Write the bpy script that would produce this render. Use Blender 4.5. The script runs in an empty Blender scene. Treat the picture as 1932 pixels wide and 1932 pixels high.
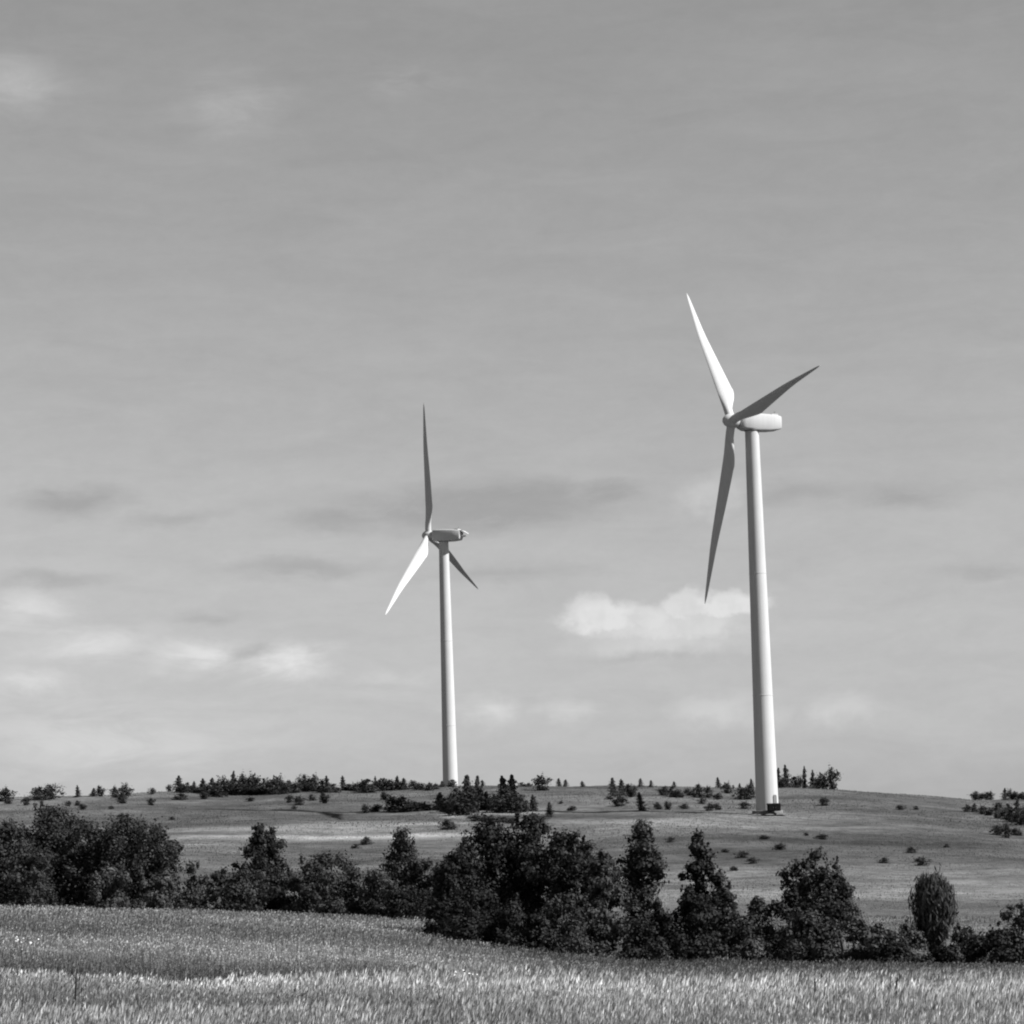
import bpy, math, random
import numpy as np
from mathutils import Matrix, Vector

SC = bpy.context.scene
COL = SC.collection
rad = math.radians

# ------------------------------------------------------------------ camera
CAMZ = 1.7
FPX = 5367.0                       # focal length in 1/1932 of the picture width
PITCH = math.atan(634 / FPX)
ROLL = rad(1.78)
F = np.array([0, math.cos(PITCH), math.sin(PITCH)])
R0 = np.array([1.0, 0, 0])
U0 = np.array([0, -math.sin(PITCH), math.cos(PITCH)])
UP = U0 * math.cos(ROLL) + R0 * math.sin(ROLL)
RT = R0 * math.cos(ROLL) - U0 * math.sin(ROLL)
CAM = np.array([0, 0, CAMZ])

cd = bpy.data.cameras.new('camera')
cam = bpy.data.objects.new('camera', cd)
COL.objects.link(cam)
cd.sensor_width = 36
cd.lens = 36 * FPX / 1932
cd.clip_start = 0.5
cd.clip_end = 20000
cam.matrix_world = Matrix(((RT[0], UP[0], -F[0], 0), (RT[1], UP[1], -F[1], 0), (RT[2], UP[2], -F[2], CAMZ), (0, 0, 0, 1)))
SC.camera = cam

# ------------------------------------------------------------------ sun, exposure
SUN_AZ = rad(73)                   # from straight behind the camera towards the right
SUN_EL = rad(40)
SUN = np.array([math.sin(SUN_AZ) * math.cos(SUN_EL), -math.cos(SUN_AZ) * math.cos(SUN_EL), math.sin(SUN_EL)])
sl = bpy.data.lights.new('sun', 'SUN')
sl.energy = 5.0
sl.angle = rad(0.5)
sl.color = (1, 1, 1)               # black-and-white picture: neutral light
sun = bpy.data.objects.new('sun', sl)
sun.rotation_euler = Vector(-SUN).to_track_quat('-Z', 'Y').to_euler()
sun.location = (300, -60, 250)
COL.objects.link(sun)
SC.view_settings.view_transform = 'Standard'
SC.view_settings.look = 'None'
SC.view_settings.gamma = 1
SC.view_settings.use_curve_mapping = False
SC.view_settings.exposure = 1.15
SC.render.filter_size = 1.9
try:
    SC.cycles.filter_width = 2.1
    SC.cycles.pixel_filter_type = 'BLACKMAN_HARRIS'
    SC.cycles.max_bounces = 5
    SC.cycles.transparent_max_bounces = 4
except Exception:
    pass


def ray(px, py):
    return F * FPX + RT * (px - 966) + UP * (966 - py)


def at(px, py, d):
    v = ray(px, py)
    return v * d / math.hypot(v[0], v[1]) + CAM


def azel(px, py):
    v = ray(px, py)
    return math.atan2(v[0], v[1]), math.atan2(v[2], math.hypot(v[0], v[1]))


def proj(P):
    P = np.asarray(P, float) - CAM
    z = P @ F
    return 966 + FPX * (P @ RT) / z, 966 - FPX * (P @ UP) / z


# ------------------------------------------------------------------ world: NISHITA sky seen through a black-and-white filter, thin cloud
W = bpy.data.worlds.new('World')
SC.world = W
W.use_nodes = True
nt = W.node_tree
nt.nodes.clear()


class NB:
    """tiny node builder"""

    def __init__(s, tree):
        s.t = tree

    def new(s, typ, **kw):
        n = s.t.nodes.new(typ)
        for k, v in kw.items():
            setattr(n, k, v)
        return n

    def link(s, a, b):
        s.t.links.new(a, b)

    def m(s, op, a, b=None, c=None, clamp=False):
        n = s.new('ShaderNodeMath', operation=op)
        n.use_clamp = clamp
        for i, v in enumerate((a, b, c)):
            if v is None:
                continue
            if isinstance(v, (int, float)):
                n.inputs[i].default_value = v
            else:
                s.link(v, n.inputs[i])
        return n.outputs[0]

    def noise(s, vec, scale, detail=4, rough=0.55, dist=0.0):
        n = s.new('ShaderNodeTexNoise')
        n.inputs['Scale'].default_value = scale
        n.inputs['Detail'].default_value = detail
        n.inputs['Roughness'].default_value = rough
        n.inputs['Distortion'].default_value = dist
        if vec is not None:
            s.link(vec, n.inputs['Vector'])
        return n.outputs['Fac']

    def ramp(s, v, lo, hi, a=0.0, b=1.0, smooth=True):
        n = s.new('ShaderNodeMapRange')
        n.interpolation_type = 'SMOOTHSTEP' if smooth else 'LINEAR'
        n.inputs['From Min'].default_value = lo
        n.inputs['From Max'].default_value = hi
        n.inputs['To Min'].default_value = a
        n.inputs['To Max'].default_value = b
        s.link(v, n.inputs['Value'])
        return n.outputs['Result']

    def xyz(s, x, y, z=0.0):
        n = s.new('ShaderNodeCombineXYZ')
        for i, v in enumerate((x, y, z)):
            if isinstance(v, (int, float)):
                n.inputs[i].default_value = v
            else:
                s.link(v, n.inputs[i])
        return n.outputs[0]


B = NB(nt)
sky = B.new('ShaderNodeTexSky', sky_type='NISHITA')
sky.sun_disc = False
sky.sun_elevation = SUN_EL
sky.sun_rotation = math.atan2(SUN[0], SUN[1])
sky.altitude = 300
sky.air_density = 1.0
sky.dust_density = 0.6
sky.ozone_density = 1.0
sep = B.new('ShaderNodeSeparateColor')
B.link(sky.outputs[0], sep.inputs[0])
FILTER = (0.10, 0.34, 0.39)        # pale yellow filter on black-and-white film
g = B.m('ADD', B.m('MULTIPLY', sep.outputs[0], FILTER[0]), B.m('MULTIPLY', sep.outputs[1], FILTER[1]))
g = B.m('MAXIMUM', B.m('ADD', g, B.m('MULTIPLY', sep.outputs[2], FILTER[2])), 0.0)
tc = B.new('ShaderNodeTexCoord')
sx = B.new('ShaderNodeSeparateXYZ')
B.link(tc.outputs['Generated'], sx.inputs[0])
az = B.m('ARCTAN2', sx.outputs[0], sx.outputs[1])
el = B.m('ARCSINE', sx.outputs[2])
uv = B.xyz(B.m('MULTIPLY', az, 1.0), B.m('MULTIPLY', el, 3.0))
n1 = B.noise(uv, 7.0, 6, 0.6)
n2 = B.noise(uv, 55.0, 7, 0.6)
n3 = B.noise(B.xyz(B.m('ADD', az, 3.1), B.m('MULTIPLY', el, 4.0)), 22.0, 8, 0.62, 0.6)
n5 = B.noise(B.xyz(B.m('ADD', az, 1.3), B.m('MULTIPLY', el, 1.6)), 140.0, 5, 0.7)
n4 = B.noise(B.xyz(B.m('ADD', az, 7.7), B.m('MULTIPLY', el, 2.2)), 34.0, 7, 0.58, 0.2)
wx = B.m('ADD', az, B.m('MULTIPLY', B.m('SUBTRACT', n2, 0.5), 0.026))
wy = B.m('ADD', el, B.m('MULTIPLY', B.m('SUBTRACT', n4, 0.5), 0.014))


n6 = B.noise(B.xyz(B.m('ADD', az, 5.2), B.m('MULTIPLY', el, 1.15)), 75.0, 6, 0.58)
n7 = B.noise(B.xyz(B.m('ADD', az, 9.2), B.m('MULTIPLY', el, 1.15)), 75.0, 6, 0.58)
px_ = B.m('ADD', az, B.m('MULTIPLY', B.m('SUBTRACT', n6, 0.5), 0.022))
py_ = B.m('ADD', el, B.m('MULTIPLY', B.m('SUBTRACT', n7, 0.5), 0.014))


def cloud(px, py, w, h, soft=0.75, amt=1.0, skew=0.0, puffy=False):
    """soft elliptical bank of cloud at a direction, its edge torn by noise"""
    a0, e0 = azel(px, py)
    dx = B.m('DIVIDE', B.m('SUBTRACT', px_ if puffy else wx, a0), w / FPX)
    dy = B.m('DIVIDE', B.m('SUBTRACT', py_ if puffy else wy, e0), h / FPX)
    if skew:
        dy = B.m('ADD', dy, B.m('MULTIPLY', dx, skew))
    r = B.m('SQRT', B.m('ADD', B.m('MULTIPLY', dx, dx), B.m('MULTIPLY', dy, dy)))
    return B.m('MULTIPLY', B.ramp(r, 1.0, 1.0 - soft), amt)


def total(lst):
    o = lst[0]
    for v in lst[1:]:
        o = B.m('MAXIMUM', o, v)
    return o


def puffs(lst):
    return total([cloud(*q, puffy=True) for q in lst])


cumulus = puffs([
    (1140, 1160, 100, 46, 0.6, 0.95), (1215, 1166, 110, 40, 0.7, 0.8), (1300, 1148, 85, 38, 0.6, 0.95), (1380, 1142, 90, 36, 0.6, 1.0), (1270, 1182, 230, 48, 0.7, 0.7), (1250, 1212, 250, 50, 1.0, 0.5),
    (1345, 935, 105, 50, 0.95, 0.42), (1345, 1342, 120, 52, 0.95, 0.42), (1440, 1350, 90, 40, 1.0, 0.3), (1590, 1342, 100, 50, 0.95, 0.45),
    (530, 1245, 90, 42, 1.0, 0.42), (400, 1232, 90, 36, 1.0, 0.32), (330, 1252, 100, 40, 1.0, 0.28), (580, 1268, 80, 36, 1.0, 0.36), (150, 1212, 130, 42, 1.0, 0.28), (50, 1158, 110, 42, 1.0, 0.3),
    (930, 1336, 90, 42, 1.0, 0.34), (1065, 1342, 75, 36, 1.0, 0.3), (60, 1285, 90, 30, 1.0, 0.35), (30, 150, 130, 85, 1.0, 0.16), (450, 195, 140, 85, 1.0, 0.10),
])
streaks = total([
    cloud(545, 1252, 125, 52, 0.9, 0.95, -0.5), cloud(370, 1240, 150, 52, 0.9, 0.85), cloud(170, 1215, 200, 52, 1.0, 0.75),
    cloud(40, 1155, 170, 55, 1.0, 0.75), cloud(40, 1290, 170, 50, 1.0, 0.75), cloud(920, 1335, 110, 45, 1.0, 0.4), cloud(1065, 1340, 90, 40, 1.0, 0.35),
    cloud(740, 1285, 170, 40, 1.0, 0.4), cloud(200, 1400, 420, 110, 1.0, 0.55),
    cloud(20, 160, 150, 95, 1.0, 0.22), cloud(440, 200, 190, 95, 1.0, 0.15), cloud(770, 155, 130, 55, 1.0, 0.14),
])
dark = total([
    cloud(900, 955, 380, 70, 0.7, 0.75), cloud(1500, 930, 200, 34, 1.0, 0.5), cloud(1130, 930, 140, 42, 0.9, 0.75), cloud(640, 980, 160, 45, 1.0, 0.7), cloud(130, 945, 170, 40, 1.0, 0.8),
    cloud(330, 985, 140, 30, 1.0, 0.5), cloud(1690, 935, 170, 36, 1.0, 0.6), cloud(560, 1075, 240, 28, 1.0, 0.65), cloud(100, 1090, 190, 26, 1.0, 0.6),
    cloud(950, 1080, 240, 26, 1.0, 0.5), cloud(1860, 1080, 140, 26, 1.0, 0.5), cloud(400, 1165, 110, 26, 1.0, 0.6), cloud(470, 1232, 80, 16, 1.0, 0.6), cloud(1230, 1245, 220, 18, 1.0, 0.35),
])
puff = B.m('ADD', B.m('MULTIPLY', cumulus, B.ramp(n7, 0.30, 0.65, 0.7, 1.1)), B.m('MULTIPLY', streaks, B.ramp(n3, 0.36, 0.66, 0.1, 0.8)))
wisp = B.m('MULTIPLY', dark, B.ramp(n3, 0.30, 0.54, 0.3, 1.0))
veil = B.m('MULTIPLY', B.ramp(n1, 0.45, 0.75), 0.05)                 # thin haze cloud all round the sky
tex = B.m('ADD', B.m('MULTIPLY', B.m('SUBTRACT', n5, 0.5), 0.10), B.m('MULTIPLY', B.m('SUBTRACT', n3, 0.5), 0.22))
SKY_STR = 0.0515
CLOUD = 0.34 / SKY_STR
g = B.m('MULTIPLY', g, B.m('ADD', 1.0, tex))
g = B.m('ADD', g, B.m('MULTIPLY', B.m('SUBTRACT', CLOUD, g), B.m('MINIMUM', B.m('ADD', puff, veil), 1.0)))
g = B.m('MULTIPLY', g, B.m('SUBTRACT', 1.0, B.m('MULTIPLY', wisp, 0.30)))
cc = B.new('ShaderNodeCombineColor')
for i in range(3):
    B.link(g, cc.inputs[i])
bg = B.new('ShaderNodeBackground')
bg.inputs[1].default_value = SKY_STR
B.link(cc.outputs[0], bg.inputs[0])
wo = B.new('ShaderNodeOutputWorld')
B.link(bg.outputs[0], wo.inputs[0])

# ------------------------------------------------------------------ materials (all grey: the photograph is black and white)


def new_mat(name):
    m = bpy.data.materials.new(name)
    m.use_nodes = True
    m.node_tree.nodes.clear()
    return m, NB(m.node_tree)


def grey(b, v):
    c = b.new('ShaderNodeCombineColor')
    for i in range(3):
        if isinstance(v, (int, float)):
            c.inputs[i].default_value = v
        else:
            b.link(v, c.inputs[i])
    return c.outputs[0]


def plain(name, v, rough=0.5, var=0.06, scale=3.0, bump=0.0):
    m, b = new_mat(name)
    t = b.new('ShaderNodeTexCoord')
    n = b.noise(t.outputs['Object'], scale, 5)
    p = b.new('ShaderNodeBsdfPrincipled')
    b.link(grey(b, b.m('MULTIPLY', b.ramp(n, 0.25, 0.75, 1 - var, 1 + var), v)), p.inputs['Base Color'])
    p.inputs['Roughness'].default_value = rough
    p.inputs['Specular IOR Level'].default_value = 0.1
    if bump:
        bn = b.new('ShaderNodeBump')
        bn.inputs['Strength'].default_value = bump
        b.link(n, bn.inputs['Height'])
        b.link(bn.outputs[0], p.inputs['Normal'])
    o = b.new('ShaderNodeOutputMaterial')
    b.link(p.outputs[0], o.inputs[0])
    return m


def paint_mat(name, v):
    """turbine paint: light grey with faint vertical rain streaks and grime"""
    m, b = new_mat(name)
    t = b.new('ShaderNodeTexCoord')
    mp = b.new('ShaderNodeMapping')
    mp.inputs['Scale'].default_value = (2.0, 2.0, 0.05)
    b.link(t.outputs['Object'], mp.inputs[0])
    n = b.noise(mp.outputs[0], 1.6, 5, 0.6)
    n2 = b.noise(t.outputs['Object'], 0.25, 3)
    k = b.m('MULTIPLY', b.ramp(n, 0.3, 0.75, 1.03, 0.92), b.ramp(n2, 0.3, 0.7, 0.97, 1.02))
    p = b.new('ShaderNodeBsdfPrincipled')
    b.link(grey(b, b.m('MULTIPLY', k, v)), p.inputs['Base Color'])
    p.inputs['Roughness'].default_value = 0.6
    p.inputs['Specular IOR Level'].default_value = 0.06
    o = b.new('ShaderNodeOutputMaterial')
    b.link(p.outputs[0], o.inputs[0])
    return m


def tone_mat(name, trans=0.25, rough=0.7, gain=1.0, spec=0.15):
    """leaf / blade material: grey from the 'tone' attribute"""
    m, b = new_mat(name)
    a = b.new('ShaderNodeAttribute', attribute_name='tone')
    v = b.m('MULTIPLY', a.outputs['Fac'], gain)
    oi = b.new('ShaderNodeObjectInfo')
    v = b.m('MULTIPLY', v, b.ramp(oi.outputs['Random'], 0, 1, 0.8, 1.2, False))
    c = grey(b, v)
    p = b.new('ShaderNodeBsdfPrincipled')
    b.link(c, p.inputs['Base Color'])
    p.inputs['Roughness'].default_value = rough
    p.inputs['Specular IOR Level'].default_value = spec
    tr = b.new('ShaderNodeBsdfTranslucent')
    b.link(c, tr.inputs[0])
    mx = b.new('ShaderNodeMixShader')
    mx.inputs[0].default_value = trans
    b.link(p.outputs[0], mx.inputs[1])
    b.link(tr.outputs[0], mx.inputs[2])
    o = b.new('ShaderNodeOutputMaterial')
    b.link(mx.outputs[0], o.inputs[0])
    return m


M_PAINT = paint_mat('light_grey_paint', 0.365)
M_BLADE = paint_mat('blade_paint', 0.385)
M_DARKMETAL = plain('dark_metal', 0.004, 0.9)
M_VENT = plain('vent_grey', 0.12, 0.5)
M_CONC = plain('concrete', 0.13, 0.85, 0.15, 1.5)
M_GRAVEL = plain('gravel', 0.11, 0.9, 0.3, 4.0, 0.5)
M_BARK = plain('bark', 0.06, 0.9, 0.4, 6.0, 0.4)
M_LEAF = tone_mat('leaves', 0.22)
M_FARLEAF = tone_mat('far_leaves', 0.15)
M_GRASS = tone_mat('grass_blades', 0.35)
M_STALK = plain('dry_stalk', 0.02, 0.8)

# ground: patchy meadow, 'dry' attribute is where pale dry grass or bare soil lies
M_GROUND, b = new_mat('meadow_ground')
tcn = b.new('ShaderNodeNewGeometry')
pos = tcn.outputs['Position']
mp = b.new('ShaderNodeMapping')
mp.inputs['Scale'].default_value = (0.55, 0.75, 1.0)
b.link(pos, mp.inputs[0])
na = b.noise(mp.outputs[0], 0.035, 7, 0.6, 0.4)
nb_ = b.noise(pos, 0.25, 5, 0.65)
nc = b.noise(pos, 1.6, 5, 0.7)
at_ = b.new('ShaderNodeAttribute', attribute_name='dry')
dry = at_.outputs['Fac']
v = b.m('MULTIPLY', b.ramp(na, 0.32, 0.68, 0.58, 1.42), b.ramp(nb_, 0.28, 0.72, 0.66, 1.34))
v = b.m('MULTIPLY', v, b.ramp(nc, 0.25, 0.75, 0.7, 1.3))
v = b.m('MULTIPLY', v, b.m('ADD', 0.068, b.m('MULTIPLY', dry, 0.125)))
p = b.new('ShaderNodeBsdfPrincipled')
b.link(grey(b, v), p.inputs['Base Color'])
p.inputs['Roughness'].default_value = 0.95
p.inputs['Specular IOR Level'].default_value = 0.05
bn = b.new('ShaderNodeBump')
bn.inputs['Strength'].default_value = 0.6
bn.inputs['Distance'].default_value = 0.5
b.link(b.m('ADD', nb_, nc), bn.inputs['Height'])
b.link(bn.outputs[0], p.inputs['Normal'])
o = b.new('ShaderNodeOutputMaterial')
b.link(p.outputs[0], o.inputs[0])

# ------------------------------------------------------------------ mesh helpers


def mesh_arrays(name, V, faces, tone=None, smooth=False, attr='tone'):
    """V (n,3); faces (m,3) or (m,4) array; tone per vertex"""
    V = np.ascontiguousarray(V, np.float32)
    faces = np.ascontiguousarray(faces, np.int32)
    me = bpy.data.meshes.new(name)
    m, k = faces.shape
    me.vertices.add(len(V))
    me.vertices.foreach_set('co', V.ravel())
    me.loops.add(m * k)
    me.loops.foreach_set('vertex_index', faces.ravel())
    me.polygons.add(m)
    me.polygons.foreach_set('loop_start', np.arange(0, m * k, k, dtype=np.int32))
    if smooth:
        me.polygons.foreach_set('use_smooth', np.ones(m, bool))
    me.update(calc_edges=True)
    if tone is not None:
        a = me.attributes.new(attr, 'FLOAT', 'POINT')
        a.data.foreach_set('value', np.ascontiguousarray(tone, np.float32))
    return me


def link(name, me, mat, parent=None):
    o = bpy.data.objects.new(name, me)
    if mat and not me.materials:
        me.materials.append(mat)
    COL.objects.link(o)
    if parent:
        o.parent = parent
    return o


def tag(o, label=None, cat=None, group=None, kind=None):
    for k, v in (('label', label), ('category', cat), ('group', group), ('kind', kind)):
        if v:
            o[k] = v
    return o


def empty(name, loc, rz=0):
    o = bpy.data.objects.new(name, None)
    o.location = loc
    o.rotation_euler = (0, 0, rz)
    o.empty_display_size = 0.5
    COL.objects.link(o)
    return o


class MB:
    def __init__(s):
        s.v, s.f = [], []

    def loft(s, rings, closed=True, cap=True):
        """rings: list of lists of points, all the same length"""
        n = len(rings[0])
        b0 = len(s.v)
        for r in rings:
            s.v += [tuple(q) for q in r]
        for i in range(len(rings) - 1):
            for j in range(n if closed else n - 1):
                a = b0 + i * n + j
                c = b0 + i * n + (j + 1) % n
                s.f.append((a, c, c + n, a + n))
        if cap:
            s.f.append(tuple(reversed(range(b0, b0 + n))))
            e = b0 + (len(rings) - 1) * n
            s.f.append(tuple(range(e, e + n)))

    def tube(s, pts, radii, n=6):
        rings = []
        prev = None
        for i, q in enumerate(pts):
            q = np.array(q, float)
            d = np.array(pts[min(i + 1, len(pts) - 1)], float) - np.array(pts[max(i - 1, 0)], float)
            d /= np.linalg.norm(d) + 1e-9
            x = np.cross(d, [0.3, 0.9, 0.1]) if prev is None else prev - d * (prev @ d)
            x /= np.linalg.norm(x) + 1e-9
            prev = x
            y = np.cross(d, x)
            rings.append([q + radii[i] * (x * math.cos(t) + y * math.sin(t)) for t in [2 * math.pi * k / n for k in range(n)]])
        s.loft(rings)

    def box(s, c, h, bev=0.0):
        x, y, z = c
        a, d, e = h
        q = bev
        rings = []
        for zz, ins in ((-e, q), (-e + q, 0), (e - q, 0), (e, q)) if q else ((-e, 0), (e, 0)):
            A, D = a - ins, d - ins
            if q:
                rings.append([(x + i, y + j, z + zz) for i, j in ((-A + q, -D), (A - q, -D), (A, -D + q), (A, D - q), (A - q, D), (-A + q, D), (-A, D - q), (-A, -D + q))])
            else:
                rings.append([(x + i, y + j, z + zz) for i, j in ((-A, -D), (A, -D), (A, D), (-A, D))])
        s.loft(rings)

    def build(s, name, mat, parent=None, smooth=False):
        me = bpy.data.meshes.new(name)
        me.from_pydata([tuple(map(float, q)) for q in s.v], [], s.f)
        if smooth:
            me.polygons.foreach_set('use_smooth', np.ones(len(me.polygons), bool))
            try:
                me.set_sharp_from_angle(angle=rad(40))
            except Exception:
                pass
        me.update()
        return link(name, me, mat, parent)


# ------------------------------------------------------------------ terrain
# heights surveyed along seven sight lines: (distance, height of the grass top as a picture row)
COLS = [-150, 0, 430, 850, 1200, 1550, 1800, 1932, 2100]
ROWS = {
    60:  [1795, 1797, 1832, 1852, 1868, 1870, 1868, 1866, 1864],
    70:  [1838, 1842, 1856, 1856, 1862, 1862, 1860, 1858, 1856],
    80:  [1810, 1815, 1832, 1838, 1850, 1850, 1850, 1848, 1846],
    110: [1752, 1757, 1772, 1800, 1828, 1832, 1832, 1830, 1828],
    130: [1730, 1735, 1750, 1785, 1818, 1822, 1822, 1820, 1818],
    150: [1718, 1722, 1735, 1768, 1808, 1814, 1814, 1812, 1810],
    190: [1696, 1703, 1716, 1738, 1782, 1788, 1788, 1786, 1784],
    250: [1680, 1686, 1690, 1705, 1730, 1738, 1740, 1740, 1740],
    350: [1632, 1636, 1640, 1645, 1660, 1665, 1668, 1668, 1668],
    450: [1592, 1592, 1590, 1588, 1592, 1598, 1604, 1606, 1608],
    520: [1570, 1568, 1563, 1556, 1555, 1560, 1574, 1580, 1584],
    575: [1552, 1550, 1545, 1537, 1534, 1534, 1552, 1562, 1566],
    680: [1522, 1518, 1508, 1498, 1496, 1500, 1520, 1538, 1542],
    745: [1508, 1502, 1488, 1477, 1478, 1483, 1503, 1522, 1526],
    830: [1520, 1512, 1500, 1502, 1492, 1492, 1510, 1510, 1512],
    950: [1530, 1524, 1512, 1516, 1510, 1510, 1516, 1506, 1506],
    1300: [1545, 1545, 1540, 1540, 1535, 1535, 1530, 1516, 1514],
    2500: [1585] * 9,
}


def build_height():
    A = np.linspace(-rad(14), rad(14), 281)
    ds = [0.5, 12, 30, 46]
    zs = [np.full(281, 0.0), np.full(281, -0.25), np.full(281, -0.85), np.full(281, -1.5)]
    for d, pys in ROWS.items():
        P = np.array([at(x, y, d) for x, y in zip(COLS, pys)])
        a = np.arctan2(P[:, 0], P[:, 1])
        z = np.interp(A, a, P[:, 2])
        gh = 0.5 * max(0.0, min(1.0, (150 - d) / 60.0)) + 0.12
        ds.append(d)
        zs.append(z - gh)
    ds += [5000, 15000]
    zs += [np.full(281, -10.0), np.full(281, -40.0)]
    L = np.log(np.array(ds))
    Z = np.array(zs)
    LG = np.linspace(math.log(0.5), math.log(15000), 1500)
    T = np.stack([np.interp(LG, L, Z[:, j]) for j in range(281)], 1)
    # smooth along distance and azimuth

    def sm(T, w, ax):
        k = np.exp(-0.5 * (np.arange(-3 * w, 3 * w + 1) / w) ** 2)
        k /= k.sum()
        pad = [(0, 0), (0, 0)]
        pad[ax] = (3 * w, 3 * w)
        Q = np.pad(T, pad, mode='edge')
        return np.apply_along_axis(lambda r: np.convolve(r, k, 'valid'), ax, Q)
    T = sm(sm(T, 5, 0), 9, 1)
    return A, LG, T


TA, TL, TT = build_height()
_rng0 = np.random.default_rng(5)
_PH = _rng0.uniform(0, 6.28, (14, 2))
_FR = [(_rng0.normal(size=2) * s, a) for s, a in [(0.012, 0.5), (0.02, 0.4), (0.03, 0.35), (0.05, 0.22), (0.08, 0.15), (0.12, 0.12), (0.2, 0.07), (0.35, 0.045), (0.5, 0.035), (0.8, 0.02)]]


def height(x, y):
    x = np.asarray(x, float)
    y = np.asarray(y, float)
    a = np.arctan2(x, y)
    d = np.maximum(np.hypot(x, y), 0.5)
    wide = np.clip((np.abs(a) - rad(40)) / rad(60), 0, 1)
    aa = np.clip(a, TA[0], TA[-1]) * (1 - wide)
    i = np.clip((aa - TA[0]) / (TA[1] - TA[0]), 0, len(TA) - 1.001)
    j = np.clip((np.log(d) - TL[0]) / (TL[1] - TL[0]), 0, len(TL) - 1.001)
    i0, j0 = i.astype(int), j.astype(int)
    fi, fj = i - i0, j - j0
    z = (TT[j0, i0] * (1 - fi) * (1 - fj) + TT[j0, i0 + 1] * fi * (1 - fj) + TT[j0 + 1, i0] * (1 - fi) * fj + TT[j0 + 1, i0 + 1] * fi * fj)
    amp = np.clip((d - 15) / 60, 0, 1) * np.clip(d / 350, 0.12, 1.0) * 0.55
    n = 0
    for k, (fr, am) in enumerate(_FR):
        n = n + am * np.sin(x * fr[0] * 6 + _PH[k, 0]) * np.cos(y * fr[1] * 6 + _PH[k, 1])
    return z + amp * n * 0.8


def hz(x, y):
    return float(height(np.array([x]), np.array([y]))[0])


def ground_at(px, py, dmin=40, dmax=1000):
    """the first place along a sight line where it meets the ground, else the place where it passes closest above it"""
    v = ray(px, py)
    v = v / math.hypot(v[0], v[1])
    D = np.arange(dmin, dmax, 1.0)
    P = v[None] * D[:, None] + CAM
    gap = P[:, 2] - height(P[:, 0], P[:, 1])
    k = np.where(gap <= 0)[0]
    i = int(k[0]) if len(k) else int(np.argmin(np.where(D > 350, gap / D, 9)))
    x, y = P[i, 0], P[i, 1]
    return np.array([x, y, hz(x, y)]), float(D[i])


def patch(px, py, cx, cy, w, h, tilt=0.0):
    dx = (px - cx) / w
    dy = (py - cy - tilt * (px - cx)) / h
    return np.exp(-(dx * dx) ** 2 - dy * dy)


def build_ground():
    az = np.concatenate([np.linspace(-180, -30, 26)[:-1], np.linspace(-30, -13, 30)[:-1], np.linspace(-13, 13, 261), np.linspace(13, 30, 30)[1:], np.linspace(30, 180, 26)[1:]])
    dd = np.concatenate([[0.5, 2, 5, 10, 16, 22, 28], np.arange(34, 200, 2.0), np.arange(200, 780, 3.0), np.arange(780, 1000, 10), np.geomspace(1000, 15000, 40)])
    A, D = np.meshgrid(np.radians(az), dd)
    X, Y = D * np.sin(A), D * np.cos(A)
    Z = height(X, Y)
    V = np.stack([X, Y, Z], -1).reshape(-1, 3)
    nr, ncol = A.shape
    i, j = np.meshgrid(np.arange(nr - 1), np.arange(ncol - 1), indexing='ij')
    a = (i * ncol + j).ravel()
    f = np.stack([a, a + 1, a + ncol + 1, a + ncol], 1)[:, ::-1]
    px, py = proj(V)
    front = (V[:, 1] > 60)
    # where pale dry grass, mown strips and bare banks lie on the hill
    k = 0.95 * patch(px, py, 700, 1579, 190, 5, -0.03) + 0.55 * patch(px, py, 600, 1566, 230, 12, -0.02) + 0.5 * patch(px, py, 420, 1586, 130, 12, -0.02)
    k += 0.75 * patch(px, py, 740, 1553, 190, 3.5, -0.01) + 1.2 * patch(px, py, 856, 1541, 32, 4, 0.12) + 0.9 * patch(px, py, 950, 1534, 80, 3, 0)
    k += 0.5 * patch(px, py, 1150, 1551, 190, 5, 0) + 0.35 * patch(px, py, 1500, 1541, 260, 5, 0) + 0.7 * patch(px, py, 1448, 1533, 28, 4, 0)
    k += 0.30 * patch(px, py, 1600, 1660, 420, 18, 0) + 0.25 * patch(px, py, 1600, 1690, 420, 16, 0) + 0.5 * patch(px, py, 1880, 1533, 60, 4, 0.18)
    k += 0.2 * patch(px, py, 1450, 1560, 300, 10, 0) - 0.2 * patch(px, py, 1600, 1600, 350, 25, 0)
    k += 0.25 * patch(px, py, 1780, 1740, 200, 30, 0)
    dist = np.hypot(V[:, 0], V[:, 1])
    k = np.where(front, np.clip(k, -0.3, 1.4), 0.2)
    k = k + 0.25 * np.clip((220 - dist) / 40, 0, 1)
    me = mesh_arrays('ground', V, f, k, True, 'dry')
    o = link('ground', me, M_GROUND)
    tag(o, 'rolling meadow and grassy hillside under the turbines', 'ground', kind='structure')
    del o['category']
    return o


build_ground()

# ------------------------------------------------------------------ wind turbines


def section(chord, thick, nrm=12):
    """airfoil-like closed ring in x (chord) / y (thickness); pitch axis at 30 % chord"""
    pts = []
    for k in range(nrm):
        t = 2 * math.pi * k / nrm
        x = math.cos(t)
        y = math.sin(t)
        xx = (x * 0.5 + 0.5) * chord - min(0.5 * chord, 0.875)
        k_ = min(1.0, max(0.0, (chord / thick - 1.0) / 1.5))
        th = thick * 0.5 * y * (1 - k_ + k_ * (0.55 + 0.45 * (1 - (x + 1) / 2) ** 0.7))
        pts.append((xx, th))
    return pts


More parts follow.
